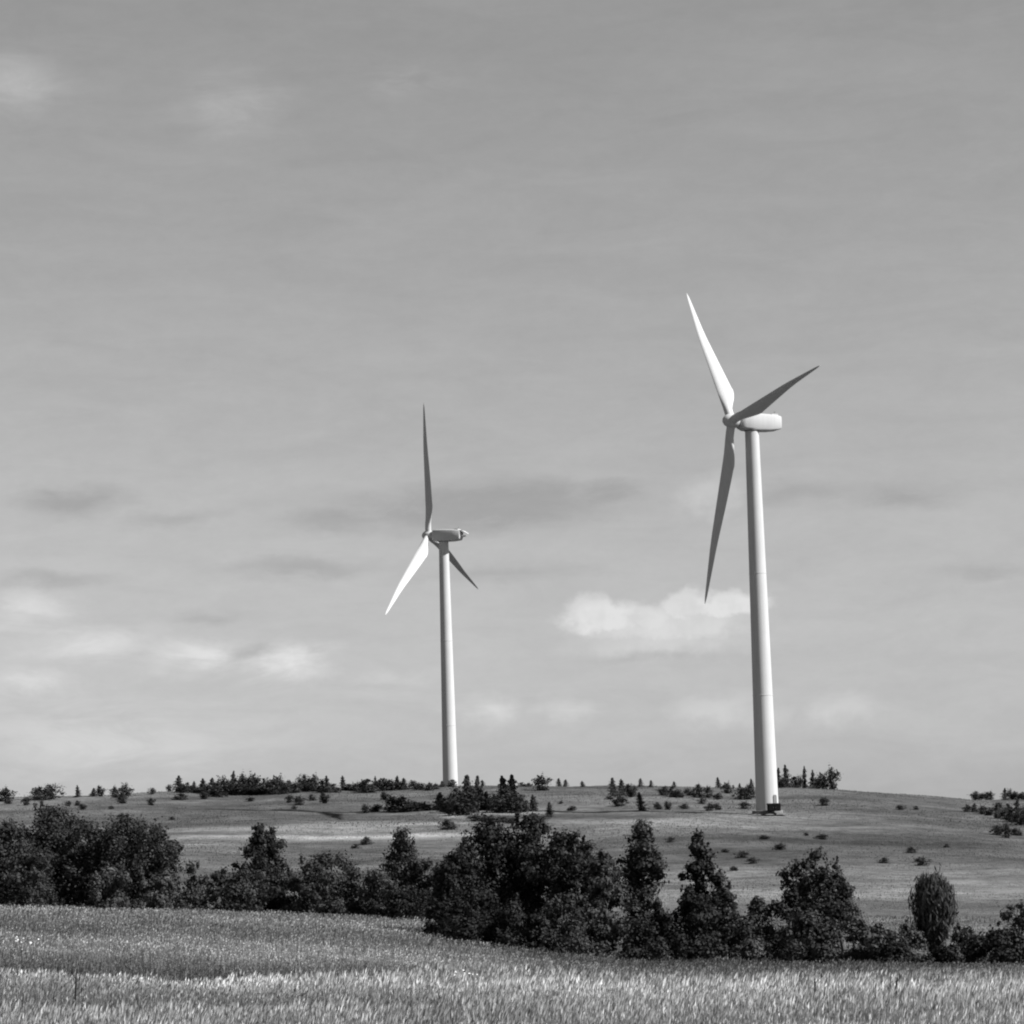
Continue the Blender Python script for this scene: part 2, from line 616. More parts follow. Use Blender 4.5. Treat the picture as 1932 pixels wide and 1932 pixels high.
def make_blade(name, Rr, parent, world_base, b, nrm, mat, te):
    """blade along b with its flat side facing nrm"""
    b = np.array(b) / np.linalg.norm(b)
    n = np.array(nrm, float)
    n = n - b * (n @ b)
    n /= np.linalg.norm(n)
    c = np.cross(n, b)
    if c @ (RT * te[0] - UP * te[1]) < 0:      # trailing edge on the side seen in the picture
        c = -c
    mb = MB()
    rings = []
    st = [0.0, 0.03, 0.06, 0.09, 0.12, 0.15, 0.18, 0.205, 0.23, 0.26, 0.30, 0.38, 0.46, 0.54, 0.62, 0.70, 0.78, 0.86, 0.92, 0.96, 0.985, 1.0]
    for s in st:
        if s < 0.05:
            ch = th = 1.75
        else:
            pk = 0.21
            if s < pk:
                u = (s - 0.05) / (pk - 0.05)
                u = math.sin(u * math.pi / 2) ** 1.2
                ch = 1.75 + (3.45 - 1.75) * u
                th = 1.75 + (0.85 - 1.75) * u
            else:
                u = (s - pk) / (1 - pk)
                ch = 3.35 + (0.40 - 3.35) * u ** 1.08
                th = 0.85 * (1 - u) ** 0.9 + 0.10
            if s > 0.95:
                ch *= max(0.25, 1 - ((s - 0.95) / 0.05) ** 2 * 0.75)
        tw = rad(11) * max(0.0, 1 - s / 0.7) ** 1.3
        bend = 0.9 * s * s
        ring = []
        for x, y in section(ch, th):
            xr = x * math.cos(tw) - y * math.sin(tw)
            yr = x * math.sin(tw) + y * math.cos(tw)
            ring.append(np.array(world_base) + b * (s * (Rr - 1.2) + 1.2) + c * xr + n * (yr + bend * 0.3))
        rings.append(ring)
    mb.loft(rings)
    return mb.build(name, mat, parent, True)


def turbine(base, yaw, tilt, psi, Rr, oh, hh, cone, normals, label, tes, rear_fork):
    root = empty('wind_turbine', base)
    tag(root, label, 'wind turbine', 'wind turbines on the hill')
    # tower
    mb = MB()
    N = 40
    r0, r1, ht = 2.28, 1.40, hh - 1.7
    rings = []
    for k in range(33):
        s = k / 32
        r = r0 + (r1 - r0) * s ** 0.95
        rings.append([(r * math.cos(2 * math.pi * j / N), r * math.sin(2 * math.pi * j / N), -0.6 + s * (ht + 0.6)) for j in range(N)])
    mb.loft(rings)
    tower = mb.build('tower', M_PAINT, root, True)
    for s in (0.3, 0.62):
        r = r0 + (r1 - r0) * s ** 0.95
        mb = MB()
        mb.loft([[((r + e) * math.cos(2 * math.pi * j / N), (r + e) * math.sin(2 * math.pi * j / N), s * ht + z) for j in range(N)] for e, z in ((-.02, -.1), (.035, -.08), (.035, .08), (-.02, .1))])
        mb.build('flange', M_PAINT, tower, True)
    a = np.array([math.sin(yaw) * math.cos(tilt), -math.cos(yaw) * math.cos(tilt), math.sin(tilt)])
    t = np.cross([0, 0, 1.0], a)
    t /= np.linalg.norm(t)
    w = np.cross(a, t)
    hub = np.array([0, 0, hh]) + a * oh
    # nacelle: rounded box lofted along -a from just behind the hub
    mb = MB()
    rings = []
    prof = [(-1.45, 1.05, 1.15, -1.15), (-1.7, 1.35, 1.40, -1.45), (-2.6, 1.62, 1.58, -1.78), (-5.0, 1.72, 1.66, -1.85), (-8.0, 1.70, 1.62, -1.72), (-9.9, 1.62, 1.52, -1.45), (-10.5, 1.46, 1.36, -1.25), (-10.7, 1.1, 1.05, -0.95)]
    for s, hw, zt, zb in prof:
        ring = []
        q = 0.42
        for (xx, zz) in ((-hw + q, zb), (hw - q, zb), (hw - q * .3, zb + q * .3), (hw, zb + q), (hw, zt - q), (hw - q * .3, zt - q * .3), (hw - q, zt), (-hw + q, zt), (-hw + q * .3, zt - q * .3), (-hw, zt - q), (-hw, zb + q), (-hw + q * .3, zb + q * .3)):
            ring.append(hub + a * s + t * xx + w * zz)
        rings.append(ring)
    mb.loft(rings)
    nac = mb.build('nacelle', M_PAINT, root, True)
    # yaw collar between tower and nacelle
    mb = MB()
    mb.loft([[(r * math.cos(2 * math.pi * j / 28), r * math.sin(2 * math.pi * j / 28), z) for j in range(28)] for r, z in ((1.44, ht - .25), (1.62, ht - .1), (1.62, ht + .35), (1.5, ht + .5))])
    mb.build('yaw_collar', M_VENT, root, True)
    # roof cooler, vents and wind vane on the nacelle
    mb = MB()
    ctr = hub - a * 9.2 + w * 1.66
    if rear_fork:                      # cowl that runs out past the rear wall, and the lip below it
        for nm, pts in (('rear_cowl', ((0.4, 0.95, 1.50, 1.35), (-0.7, 0.95, 1.36, 1.25), (-1.7, 0.62, 0.86, 0.9), (-2.3, 0.42, 0.55, 0.6))), ('rear_lip', ((0.3, -0.5, 0.05, 1.2), (-0.9, -0.35, -0.05, 1.0), (-1.5, -0.2, -0.08, 0.7)))):
            mb2 = MB()
            c0 = hub - a * 10.4
            mb2.loft([[c0 + a * off + t * x * hw + w * (zb if z < 0 else zt) for x, z in ((-1, -1), (1, -1), (1, 1), (-1, 1))] for off, zb, zt, hw in pts])
            mb2.build(nm, M_PAINT, nac)
    mb.loft([[ctr + t * x * 1.1 + w * z * .16 + a * off for x, z in ((-1, -1), (1, -1), (1, 1), (-1, 1))] for off in (0.7, -0.7)])
    mb.build('roof_cooler', M_PAINT, nac)
    mb = MB()
    m0 = hub - a * 9.6 + w * 1.5
    mb.tube([m0, m0 + w * .9], [0.05, 0.04], 6)
    mb.tube([m0 + w * .85 - t * .4, m0 + w * .85 + t * .4], [0.04, 0.04], 6)
    mb.build('wind_vane', M_VENT, nac)
    # hub and spinner
    mb = MB()
    rings = []
    for s, r in ((-1.4, 1.15), (-1.1, 1.38), (0.0, 1.5), (0.8, 1.38), (1.4, 1.05), (1.8, 0.62), (2.0, 0.2)):
        rings.append([hub + a * s + r * (t * math.cos(2 * math.pi * j / 20) + w * math.sin(2 * math.pi * j / 20)) for j in range(20)])
    mb.loft(rings)
    mb.build('hub', M_PAINT, root, True)
    for k in range(3):
        b = math.cos(psi + k * 2 * math.pi / 3) * w + math.sin(psi + k * 2 * math.pi / 3) * t
        b = b * math.cos(cone) + a * math.sin(cone)
        make_blade('blade', Rr, root, hub, b, normals[k], M_BLADE, tes[k])
    # concrete ring it stands on
    mb = MB()
    mb.loft([[(r * math.cos(2 * math.pi * j / 32), r * math.sin(2 * math.pi * j / 32), z) for j in range(32)] for r, z in ((3.1, -1.2), (3.1, 0.02), (3.0, 0.1), (2.25, 0.12))])
    mb.build('foundation', M_CONC, root, True)
    # door on the right side of the tower foot, with steps
    da = rad(-50)
    dr = np.array([math.cos(da), math.sin(da), 0])
    dt = np.array([-math.sin(da), math.cos(da), 0])
    mb = MB()
    mb.loft([[dr * (2.22 + off) + dt * x * .45 + np.array([0, 0, z]) for x, z in ((-1, 1.0), (1, 1.0), (1, 2.9), (.7, 3.15), (-.7, 3.15), (-1, 2.9))] for off in (-.2, .1)])
    mb.build('door', M_VENT, tower)
    return root


DR, DL = 574.68, 829.2
pr = at(1448, 1530, DR)
pl = at(851, 1520, DL)
pr[2] = min(pr[2], hz(pr[0], pr[1]) + 0.2)
TR_BASE = at(1448, 1530, DR)
TL_BASE = at(851, 1520, DL)


def vis(phi, z=0.0):
    """a facing: phi degrees from towards-the-camera, positive to the right"""
    return (math.sin(rad(phi)), -math.cos(rad(phi)), z)


turbine(TR_BASE, -1.2092, 0.0348, -0.6551, 38.83, 4.417, 78.71, -0.0173,
        [vis(18, .05), (-.137, -.19, -.96), vis(-40, 0)], 'larger nearer white wind turbine, lit nacelle side, one dark blade pointing down', ((1, 0), (0, 1), (1, 0)), False)
turbine(TL_BASE, -1.9594, 0.0638, 0.1861, 38.97, 4.85, 78.86, -0.0168,
        [vis(-45, 0), vis(20, 0.5), (-.13, -.31, -.94)], 'smaller farther white wind turbine with shaded nacelle, foot hidden behind the ridge trees', ((1, 0), (1, .5), (1, -1)), True)

# gravel pad and dark cabinet at the nearer turbine's foot
gx, gy = TR_BASE[0], TR_BASE[1]
mb = MB()
rg = random.Random(4)
wob = [1 + rg.uniform(-.2, .2) for j in range(36)]
rings = []
for f_ in (1.0, 0.8, 0.6, 0.4, 0.1):
    ring = []
    for j in range(36):
        an = 2 * math.pi * j / 36
        X, Y = gx + 3.9 * f_ * wob[j] * math.cos(an), gy - 0.6 + 4.4 * f_ * wob[j] * math.sin(an)
        ring.append((X, Y, max(hz(X, Y) + 0.07 + 0.1 * (1 - f_), TR_BASE[2] - 0.25 - 1.3 * max(0, f_ - .55))))
    rings.append(ring)
mb.loft(rings, cap=False)
mb.f.append(tuple(range(4 * 36, 5 * 36)))
print('turbine foot above ground', TR_BASE[2] - hz(gx, gy), TL_BASE[2] - hz(TL_BASE[0], TL_BASE[1]))
o = mb.build('gravel_pad', M_GRAVEL, None, True)
tag(o, 'pale gravel pad around the foot of the nearer turbine', kind='structure')


def cabinet():
    x, y = gx + 0.95, gy - 4.0
    z = TR_BASE[2] - .1
    root = empty('electrical_cabinet', (x, y, z), rad(6))
    root.scale = (.92, .9, .82)
    tag(root, 'black service cabinet standing against the foot of the nearer turbine', 'cabinet')
    mb = MB()
    mb.box((0, 0, .8), (1.35, .8, .8), .06)
    body = mb.build('body', M_DARKMETAL, root)
    mb = MB()
    mb.loft([[(-1.45, -.9, 1.6), (1.45, -.9, 1.6), (1.45, .9, 1.6), (-1.45, .9, 1.6)], [(-1.38, -.82, 1.7), (1.38, -.82, 1.7), (1.38, .82, 1.9), (-1.38, .82, 1.9)]])
    mb.build('roof', M_DARKMETAL, root)
    for s in (-.65, .65):
        mb = MB()
        mb.box((s, -.83, .78), (.6, .04, .68), .015)
        d = mb.build('door', M_DARKMETAL, root)
        mb = MB()
        mb.tube([(s - .4 * s / abs(s), -.92, .7), (s - .4 * s / abs(s), -.92, .95)], [.03, .03], 6)
        mb.build('handle', M_VENT, d)


cabinet()

# ------------------------------------------------------------------ plants


def leaf_quads(P, Nrm, size, aspect, rng, up=None):
    """one quad per point, lying across Nrm; up: preferred long axis"""
    n = len(P)
    Nrm = Nrm / (np.linalg.norm(Nrm, axis=1, keepdims=True) + 1e-9)
    r = rng.normal(size=(n, 3)) if up is None else up + rng.normal(size=(n, 3)) * 0.25
    u = r - Nrm * (r * Nrm).sum(1, keepdims=True)
    u /= np.linalg.norm(u, axis=1, keepdims=True) + 1e-9
    v = np.cross(Nrm, u)
    s = size[:, None]
    a = aspect
    q = np.stack([P - u * s * a, P + v * s * 0.62 - u * s * a * .1, P + u * s * a, P - v * s * 0.62 + u * s * a * .1], 1)
    return q.reshape(-1, 3), np.arange(4 * n).reshape(n, 4)


def profile(kind, h):
    """relative crown radius at relative height h (0 bottom .. 1 top)"""
    h = np.asarray(h, float)
    if kind == 'round':
        return np.sqrt(np.clip(1 - ((h - 0.5) / 0.52) ** 2, 0, 1))
    if kind == 'oval':
        return np.clip(np.sin(np.pi * np.clip(h, 0, 1) ** 0.8), 0, 1) ** 0.6
    if kind == 'pyramid':
        return np.clip(1.04 - h, 0, 1) ** 0.75 * np.clip(0.55 + h * 4, 0, 1)
    if kind == 'column':
        return np.clip(1 - np.abs(h - 0.45) ** 2.2 * 3.2, 0.15, 1)
    if kind == 'bush':
        return np.sqrt(np.clip(1 - (h / 1.03) ** 2.2, 0, 1))
    if kind == 'shrubtree':
        return np.clip(np.sqrt(np.clip(1 - ((h - 0.42) / 0.6) ** 2, 0, 1)), 0, 1)
    return np.ones_like(h)


def crown_mesh(name, kind, H, Wd, z0, n_clump, n_leaf, leaf, tone, seed, spread=0.25):
    """foliage made of many leaf clumps of differing size and shade"""
    rng = np.random.default_rng(seed)
    hh = rng.uniform(0.02, 0.98, n_clump * 3)
    pr = profile(kind, hh)
    keep = rng.uniform(0, 1, len(hh)) < (0.25 + 0.75 * pr)
    hh, pr = hh[keep][:n_clump], pr[keep][:n_clump]
    n = len(hh)
    th = rng.uniform(0, 2 * np.pi, n)
    lob = 1 + 0.22 * np.sin(2 * th + rng.uniform(0, 6)) + 0.16 * np.sin(3 * th + hh * 7 + rng.uniform(0, 6))
    rr = pr * lob * np.sqrt(rng.uniform(0.12, 1.0, n)) * Wd * 0.5
    cr = rng.uniform(0.55, 1.25, n) * spread * Wd * 0.5 * (0.55 + 0.45 * pr)
    rr = np.maximum(rr - cr * 0.55, 0)
    C = np.stack([rr * np.cos(th), rr * np.sin(th), z0 + hh * (H - z0)], 1)
    C[:, 2] = np.clip(C[:, 2], z0 + cr * .6, H - cr * .5)
    # a few stray shoots that break the outline
    k = max(3, n // 6)
    idx = rng.choice(n, k, replace=False)
    C[idx, :2] *= rng.uniform(1.05, 1.3, (k, 1))
    cr[idx] *= 0.6
    ct = 0.50 * tone * rng.uniform(0.5, 1.6, n)
    el_ = np.stack([rng.uniform(.75, 1.3, n), rng.uniform(.75, 1.3, n), rng.uniform(.6, 1.15, n)], 1)
    top = np.where(hh > 0.45)[0]
    if len(top) > 4:                                    # upright leading shoots along the upper outline
        t2 = rng.choice(top, max(3, len(top) // 4), replace=False)
        C = np.concatenate([C, C[t2] + np.stack([rng.normal(size=len(t2)) * cr[t2] * .5, rng.normal(size=len(t2)) * cr[t2] * .5, cr[t2] * rng.uniform(.5, 1.0, len(t2))], 1)])
        el_ = np.concatenate([el_, np.tile([[.5, .5, 1.6]], (len(t2), 1))])
        ct = np.concatenate([ct, ct[t2]])
        cr = np.concatenate([cr, cr[t2] * rng.uniform(.35, .7, len(t2))])
        n = len(cr)
    per = np.maximum((n_leaf * cr ** 2 / (cr ** 2).sum()).astype(int), 6)
    P, N, S, T = [], [], [], []
    for i in range(n):
        m = per[i]
        d = rng.normal(size=(m, 3))
        d /= np.linalg.norm(d, axis=1, keepdims=True)
        rad_ = cr[i] * np.abs(rng.normal(0.70, 0.38, (m, 1)))
        q = C[i] + d * rad_ * el_[i]
        P.append(q)
        N.append(d * 1.0 + rng.normal(size=(m, 3)) * 0.38 + np.array([0, 0, 0.25]))
        S.append(leaf * rng.uniform(0.5, 1.5, m) * rng.uniform(.75, 1.35))
        T.append(ct[i] * rng.uniform(0.75, 1.3, m))
    P, N, S, T = np.concatenate(P), np.concatenate(N), np.concatenate(S), np.concatenate(T)
    P[:, 2] = np.maximum(P[:, 2], 0.02)
    V, Fq = leaf_quads(P, N, S, 0.85, rng)
    return mesh_arrays(name, V, Fq, np.repeat(T, 4)), C


def branch_mesh(C, H, tr, seed, nb=9, stems=1):
    rng = random.Random(seed)
    mb = MB()
    order = sorted(range(len(C)), key=lambda i: C[i][2])
    tops = []
    for s in range(stems):
        ox, oy = (0, 0) if stems == 1 else (rng.uniform(-.25, .25) * H * .3, rng.uniform(-.25, .25) * H * .3)
        pts = [(ox * .3, oy * .3, -0.35)]
        for k in range(1, 6):
            pts.append((ox * (0.3 + k * .25) + rng.uniform(-.03, .03) * H, oy * (.3 + k * .25) + rng.uniform(-.03, .03) * H, H * 0.82 * k / 5))
        mb.tube(pts, [tr * 1.25, tr * .95, tr * .75, tr * .52, tr * .33, tr * .12], 7)
        tops.append(pts)
    pick = rng.sample(order, min(nb, len(order)))
    for i in pick:
        c = C[i]
        pts = tops[rng.randrange(stems)]
        zb = max(0.15 * H, min(c[2] - 0.15 * H, 0.75 * H))
        k = min(4, int(zb / (H * 0.82) * 5))
        u = zb / (H * .82) * 5 - k
        p0 = np.array(pts[k]) * (1 - u) + np.array(pts[k + 1]) * u
        mid = p0 * .5 + c * .5 + np.array([0, 0, 0.04 * H])
        mb.tube([p0, mid, c], [tr * .42, tr * .28, tr * .08], 5)
    return mb


PLANT_SEED = [100]


def plant(px, base, top, w, kind, label, name='broadleaf_tree', cat='tree', d=None, tone=0.045, group='trees and bushes along the hedgerow', leaf=None, dens=1.0, z0=None, stems=1):
    """a tree whose foot is seen at (px, base), whose top reaches row top and whose crown is w wide"""
    PLANT_SEED[0] += 7
    sd = PLANT_SEED[0]
    q = at(px, base, d)
    x, y = q[0], q[1]
    z = hz(x, y)
    s = FPX / d / math.cos(PITCH)
    topz = at(px, top, d)[2]
    H = topz - z
    Wd = w / s * 1.14
    root = empty(name, (x, y, z), random.Random(sd).uniform(0, 6.28))
    tag(root, label, cat, group)
    z0 = (0.03 if kind not in ('bush',) else 0.0) * H if z0 is None else z0 * H
    leaf = leaf or 0.086
    area = H * Wd
    nl = int(min(30000, max(2800, area * 680 * dens)))
    ncl = int(min(170, max(24, area * 4.0)))
    me, C = crown_mesh('crown', kind, H, Wd, z0, ncl, nl, leaf, tone, sd, 0.34 if Wd < 3 else 0.27)
    link('crown' if cat == 'tree' else 'foliage', me, M_LEAF, root)
    mb = branch_mesh(C, H, 0.02 * H + 0.025, sd, 9 if cat == 'tree' else 6, stems)
    mb.build('trunk' if cat == 'tree' else 'stems', M_BARK, root, True)
    return root


D1, D2 = 188, 145
# far left group, at the edge of the left field
plant(12, 1702, 1548, 130, 'oval', 'dark bushy tree cut by the left edge of the picture', d=D1 - 2)
plant(95, 1702, 1518, 150, 'oval', 'tallest dark tree of the group at the far left of the hedgerow', d=D1 + 3)
plant(60, 1704, 1610, 110, 'bush', 'lower grey-green bush in front of the tallest far left tree', 'leafy_bush', 'bush', d=D1 - 6, tone=0.06)
plant(165, 1706, 1556, 130, 'shrubtree', 'mid-height tree between the two tall crowns at the far left', d=D1 + 1, tone=0.05)
plant(240, 1708, 1546, 165, 'round', 'broad round-headed tree, second tall crown from the left edge', d=D1)
plant(320, 1712, 1588, 95, 'shrubtree', 'smaller tree with two spiky tips on the right flank of the round-headed one', d=D1 - 2)
plant(205, 1712, 1640, 100, 'bush', 'pale-leaved bush at the foot of the broad round-headed tree', 'leafy_bush', 'bush', d=D1 - 7, tone=0.075)
plant(300, 1714, 1650, 90, 'bush', 'pale-leaved bush below the spiky-tipped tree', 'leafy_bush', 'bush', d=D1 - 6, tone=0.085)
plant(372, 1714, 1652, 70, 'bush', 'light grey bush filling the gap right of the far left trees', 'leafy_bush', 'bush', d=D1 - 3, tone=0.09)
plant(420, 1714, 1640, 80, 'bush', 'light bush at the left foot of the lone leaning tree', 'leafy_bush', 'bush', d=D1, tone=0.075)
plant(488, 1714, 1556, 105, 'pyramid', 'lone dark tree with a high right shoulder left of the smaller turbine', d=D1 + 1, tone=0.027)
plant(515, 1713, 1562, 66, 'oval', 'slim dark tree merged into the right side of the lone shouldered tree', d=D1 + 2, tone=0.027)
plant(470, 1716, 1640, 105, 'bush', 'dark low bush under the lone shouldered tree', 'leafy_bush', 'bush', d=D1 - 4)
plant(556, 1714, 1640, 70, 'bush', 'pale small bush just right of the lone shouldered tree', 'leafy_bush', 'bush', d=D1, tone=0.085)
plant(628, 1718, 1612, 125, 'round', 'low round tree midway between lone shouldered tree and big dark clump', d=D1 - 1, tone=0.045)
plant(600, 1720, 1668, 80, 'bush', 'dark low bush in front of the low round tree', 'leafy_bush', 'bush', d=D1 - 6)
plant(690, 1722, 1672, 90, 'bush', 'dark low bush between the low round tree and the pointed one', 'leafy_bush', 'bush', d=D1 - 4, tone=0.05)
plant(762, 1722, 1566, 130, 'pyramid', 'pointed tree standing just left of the big dark clump', d=D1 - 3, tone=0.05)
plant(715, 1722, 1630, 70, 'bush', 'pale bush on the left flank of the pointed tree', 'leafy_bush', 'bush', d=D1 - 5, tone=0.085)
plant(805, 1726, 1620, 80, 'shrubtree', 'grey-leaved small tree squeezed between pointed tree and big clump', d=D1 - 4, tone=0.06)
plant(770, 1726, 1676, 120, 'bush', 'low bush in painted shade at the foot of the pointed tree', 'leafy_bush', 'bush', d=D1 - 8, tone=0.02)  # leaf tone set near black to stand in for shade

# the big dark clump in the middle
plant(868, 1782, 1590, 130, 'oval', 'leftmost tall tree of the big dark clump in the middle', d=D2 + 4, tone=0.027)
plant(935, 1790, 1543, 150, 'oval', 'tall crown left of centre in the big dark clump', d=D2 + 6, tone=0.027)
plant(1012, 1797, 1536, 150, 'oval', 'highest crown of the big dark clump, below the low bank', d=D2 + 6, tone=0.027)
plant(1092, 1806, 1564, 140, 'round', 'broad crown right of centre in the big dark clump', d=D2 + 4, tone=0.027)
plant(1143, 1808, 1602, 85, 'oval', 'rightmost tree of the big dark clump with ragged light leaves', d=D2, tone=0.05)
plant(842, 1772, 1700, 110, 'bush', 'bush in painted shade at the left tip of the big dark clump', 'leafy_bush', 'bush', d=D2 + 1, tone=0.018)  # low front bushes: the clump's shade is put into their leaf tone
plant(905, 1786, 1690, 130, 'bush', 'bush in painted shade low on the left front of the big dark clump', 'leafy_bush', 'bush', d=D2 - 3, tone=0.02)
plant(985, 1802, 1700, 130, 'bush', 'bush in painted shade low in the middle front of the big dark clump', 'leafy_bush', 'bush', d=D2 - 4, tone=0.02)
plant(1062, 1812, 1690, 130, 'bush', 'dark bush with grey leaf patches low on the right front of the clump', 'leafy_bush', 'bush', d=D2 - 5, tone=0.045)
plant(1132, 1812, 1706, 90, 'bush', 'grey-leaved bush at the right foot of the big dark clump', 'leafy_bush', 'bush', d=D2 - 3, tone=0.06)

# right part of the hedgerow
plant(1216, 1806, 1553, 84, 'column', 'slender ragged tree just right of the big dark clump', d=D2 + 3, tone=0.045, z0=0.3)
plant(1222, 1806, 1672, 105, 'bush', 'grey bush around the foot of the slender ragged tree', 'leafy_bush', 'bush', d=D2, tone=0.05)
plant(1235, 1814, 1720, 110, 'bush', 'low bush in painted shade in front of the slender ragged tree', 'leafy_bush', 'bush', d=D2 - 5, tone=0.02)  # near-black bushes on this side also carry shade painted as leaf tone
plant(1327, 1808, 1566, 118, 'pyramid', 'dark pointed tree left of the larger turbine tower', d=D2 + 2, tone=0.027)
plant(1315, 1812, 1690, 120, 'bush', 'bush in painted shade under the dark pointed tree', 'leafy_bush', 'bush', d=D2 - 4, tone=0.024)
plant(1372, 1808, 1664, 84, 'bush', 'grey bush on the right flank of the dark pointed tree', 'leafy_bush', 'bush', d=D2, tone=0.055)
plant(1433, 1800, 1696, 105, 'bush', 'round grey bush standing below the larger turbine tower', 'leafy_bush', 'bush', d=D2 + 2, tone=0.05)
plant(1420, 1816, 1772, 80, 'bush', 'pale weedy tuft below the round grey bush', 'leafy_bush', 'bush', d=D2 - 6, tone=0.10)
plant(1540, 1806, 1606, 112, 'round', 'broad tree with a fan-shaped crown right of the larger turbine tower', d=D2 + 3, tone=0.04, z0=0.16, dens=.7)
plant(1590, 1806, 1644, 66, 'oval', 'side crown leaning right of the fan-shaped tree', d=D2 + 3, tone=0.05, z0=0.3)
plant(1495, 1806, 1678, 70, 'bush', 'bush in painted shade on the left flank of the fan-shaped tree', 'leafy_bush', 'bush', d=D2 + 1, tone=0.02)
plant(1530, 1815, 1722, 130, 'bush', 'dark mounded bush in front of the fan-shaped tree', 'leafy_bush', 'bush', d=D2 - 5, tone=0.04)
plant(1612, 1808, 1718, 80, 'bush', 'pale thin bush right of the fan-shaped tree', 'leafy_bush', 'bush', d=D2 - 1, tone=0.08, dens=.5)
plant(1655, 1812, 1750, 80, 'bush', 'low pale bush left of the vase-shaped tree', 'leafy_bush', 'bush', d=D2 - 2, tone=0.085, dens=.6)
plant(1694, 1814, 1778, 75, 'bush', 'ground-hugging bush in painted shade left of the vase-shaped tree', 'leafy_bush', 'bush', d=D2 - 4, tone=0.02)
plant(1715, 1812, 1742, 70, 'bush', 'pale thin bush touching the vase-shaped tree', 'leafy_bush', 'bush', d=D2, tone=0.08, dens=.5)
plant(1825, 1812, 1755, 90, 'bush', 'feathery bush just right of the vase-shaped tree', 'leafy_bush', 'bush', d=D2 - 1, tone=0.045)
plant(1880, 1814, 1752, 130, 'bush', 'long dark hedge-like bush near the right edge', 'leafy_bush', 'bush', d=D2 - 3, tone=0.024)
plant(1932, 1814, 1768, 90, 'bush', 'dark bush cut by the right edge', 'leafy_bush', 'bush', d=D2 - 3, tone=0.024)
plant(1924, 1802, 1692, 62, 'shrubtree', 'small tree cut by the right edge behind the dark bushes', d=D2 + 6, tone=0.045, dens=.6)
plant(1780, 1815, 1788, 80, 'bush', 'low dark scrub at the foot of the vase-shaped tree', 'leafy_bush', 'bush', d=D2 - 4, tone=0.02)


def vase_tree():
    d = D2 + 1
    q = at(1764, 1806, d)
    x, y = q[0], q[1]
    z = hz(x, y)
    H = at(1764, 1656, d)[2] - z
    s = FPX / d
    rmax = 41 / s
    root = empty('vase_shaped_tree', (x, y, z))
    tag(root, 'vase-shaped tree with upswept brush-like twigs, standing alone near the right edge', 'tree', 'trees and bushes along the hedgerow')
    rng = np.random.default_rng(77)
    n = 6000
    h = rng.uniform(0.03, 0.97, n) ** 0.6
    prof = np.interp(h, [0, .1, .2, .35, .55, .75, .88, 1.0], [.06, .12, .30, .62, .92, 1.0, .93, .60])
    th = rng.uniform(0, 2 * np.pi, n)
    r = prof * rmax * np.sqrt(rng.uniform(0.05, 1, n)) * (1 + .10 * np.sin(5 * th) + .12 * np.sin(th + 1) * h + rng.normal(size=n) * .07)
    h = h * (1 - 0.10 * (r / rmax) ** 2) + np.where(h > .7, rng.normal(size=n) * .05, 0)
    P = np.stack([r * np.cos(th), r * np.sin(th), h * H], 1)
    out = np.stack([np.cos(th), np.sin(th), np.zeros(n)], 1)
    upv = np.array([0, 0, 1.0]) + out * (0.22 * (1 - h))[:, None]
    N = out + rng.normal(size=(n, 3)) * .5
    S = 0.06 * rng.uniform(.7, 1.3, n)
    V, Fq = leaf_quads(P, N, S, 3.2, rng, upv)
    me = mesh_arrays('crown', V, Fq, np.repeat(0.034 * rng.uniform(.6, 1.5, n), 4))
    link('crown', me, M_LEAF, root)
    mb = MB()
    rr = random.Random(3)
    mb.tube([(0, 0, -.3), (0, 0, H * .15), (0.02, 0, H * .5), (0, 0.02, H * .9)], [.13, .10, .06, .015], 7)
    for k in range(12):
        a = k * 2.4
        u = rr.uniform(.45, .9) * rmax
        mb.tube([(0, 0, H * .08), (u * .6 * math.cos(a), u * .6 * math.sin(a), H * .35), (u * math.cos(a), u * math.sin(a), H * rr.uniform(.7, .92))], [.06, .035, .01], 5)
    mb.build('trunk', M_BARK, root, True)


vase_tree()

# ------------------------------------------------------------------ shrubs and conifers dotted over the hill
_rs = np.random.default_rng(31)


def far_round(seed):
    me, C = crown_mesh('far_bush', 'bush' if seed % 3 else 'round', 1.0, 1.0, 0.0, 44, 1500, 0.045, 0.036, seed, 0.45)
    return me


def far_conifer(seed):
    rng = np.random.default_rng(seed)
    n = 1300
    h = rng.uniform(0.0, 1.0, n) ** 1.15
    tier = 0.72 + 0.28 * np.cos(h * 2 * np.pi * rng.uniform(4, 7) + rng.uniform(0, 6))
    r = 0.5 * (1.02 - h) ** 0.62 * tier * np.sqrt(rng.uniform(.1, 1, n))
    th = rng.uniform(0, 2 * np.pi, n)
    a1, a2 = rng.uniform(0, 6.28, 2)
    r = r * (1 + .35 * np.sin(th + a1 + 4 * h) + .2 * np.sin(3 * th + a2 + 9 * h) + rng.normal(size=n) * .12)
    lean = rng.uniform(-.10, .10, 2)
    P = np.stack([r * np.cos(th) + lean[0] * h, r * np.sin(th) + lean[1] * h, h - 0.10 * r], 1)
    P[:, 2] = np.maximum(P[:, 2], 0.01)
    N = np.stack([np.cos(th), np.sin(th), np.full(n, .9)], 1) + rng.normal(size=(n, 3)) * .5
    V, Fq = leaf_quads(P, N, 0.05 * rng.uniform(.6, 1.3, n), 0.9, rng)
    return mesh_arrays('far_conifer', V, Fq, np.repeat(0.022 * rng.uniform(.7, 1.4, n), 4))


ROUNDS = [far_round(900 + k) for k in range(6)]
CONES = [far_conifer(950 + k) for k in range(9)]
for me in ROUNDS + CONES:
    me.materials.append(M_FARLEAF)

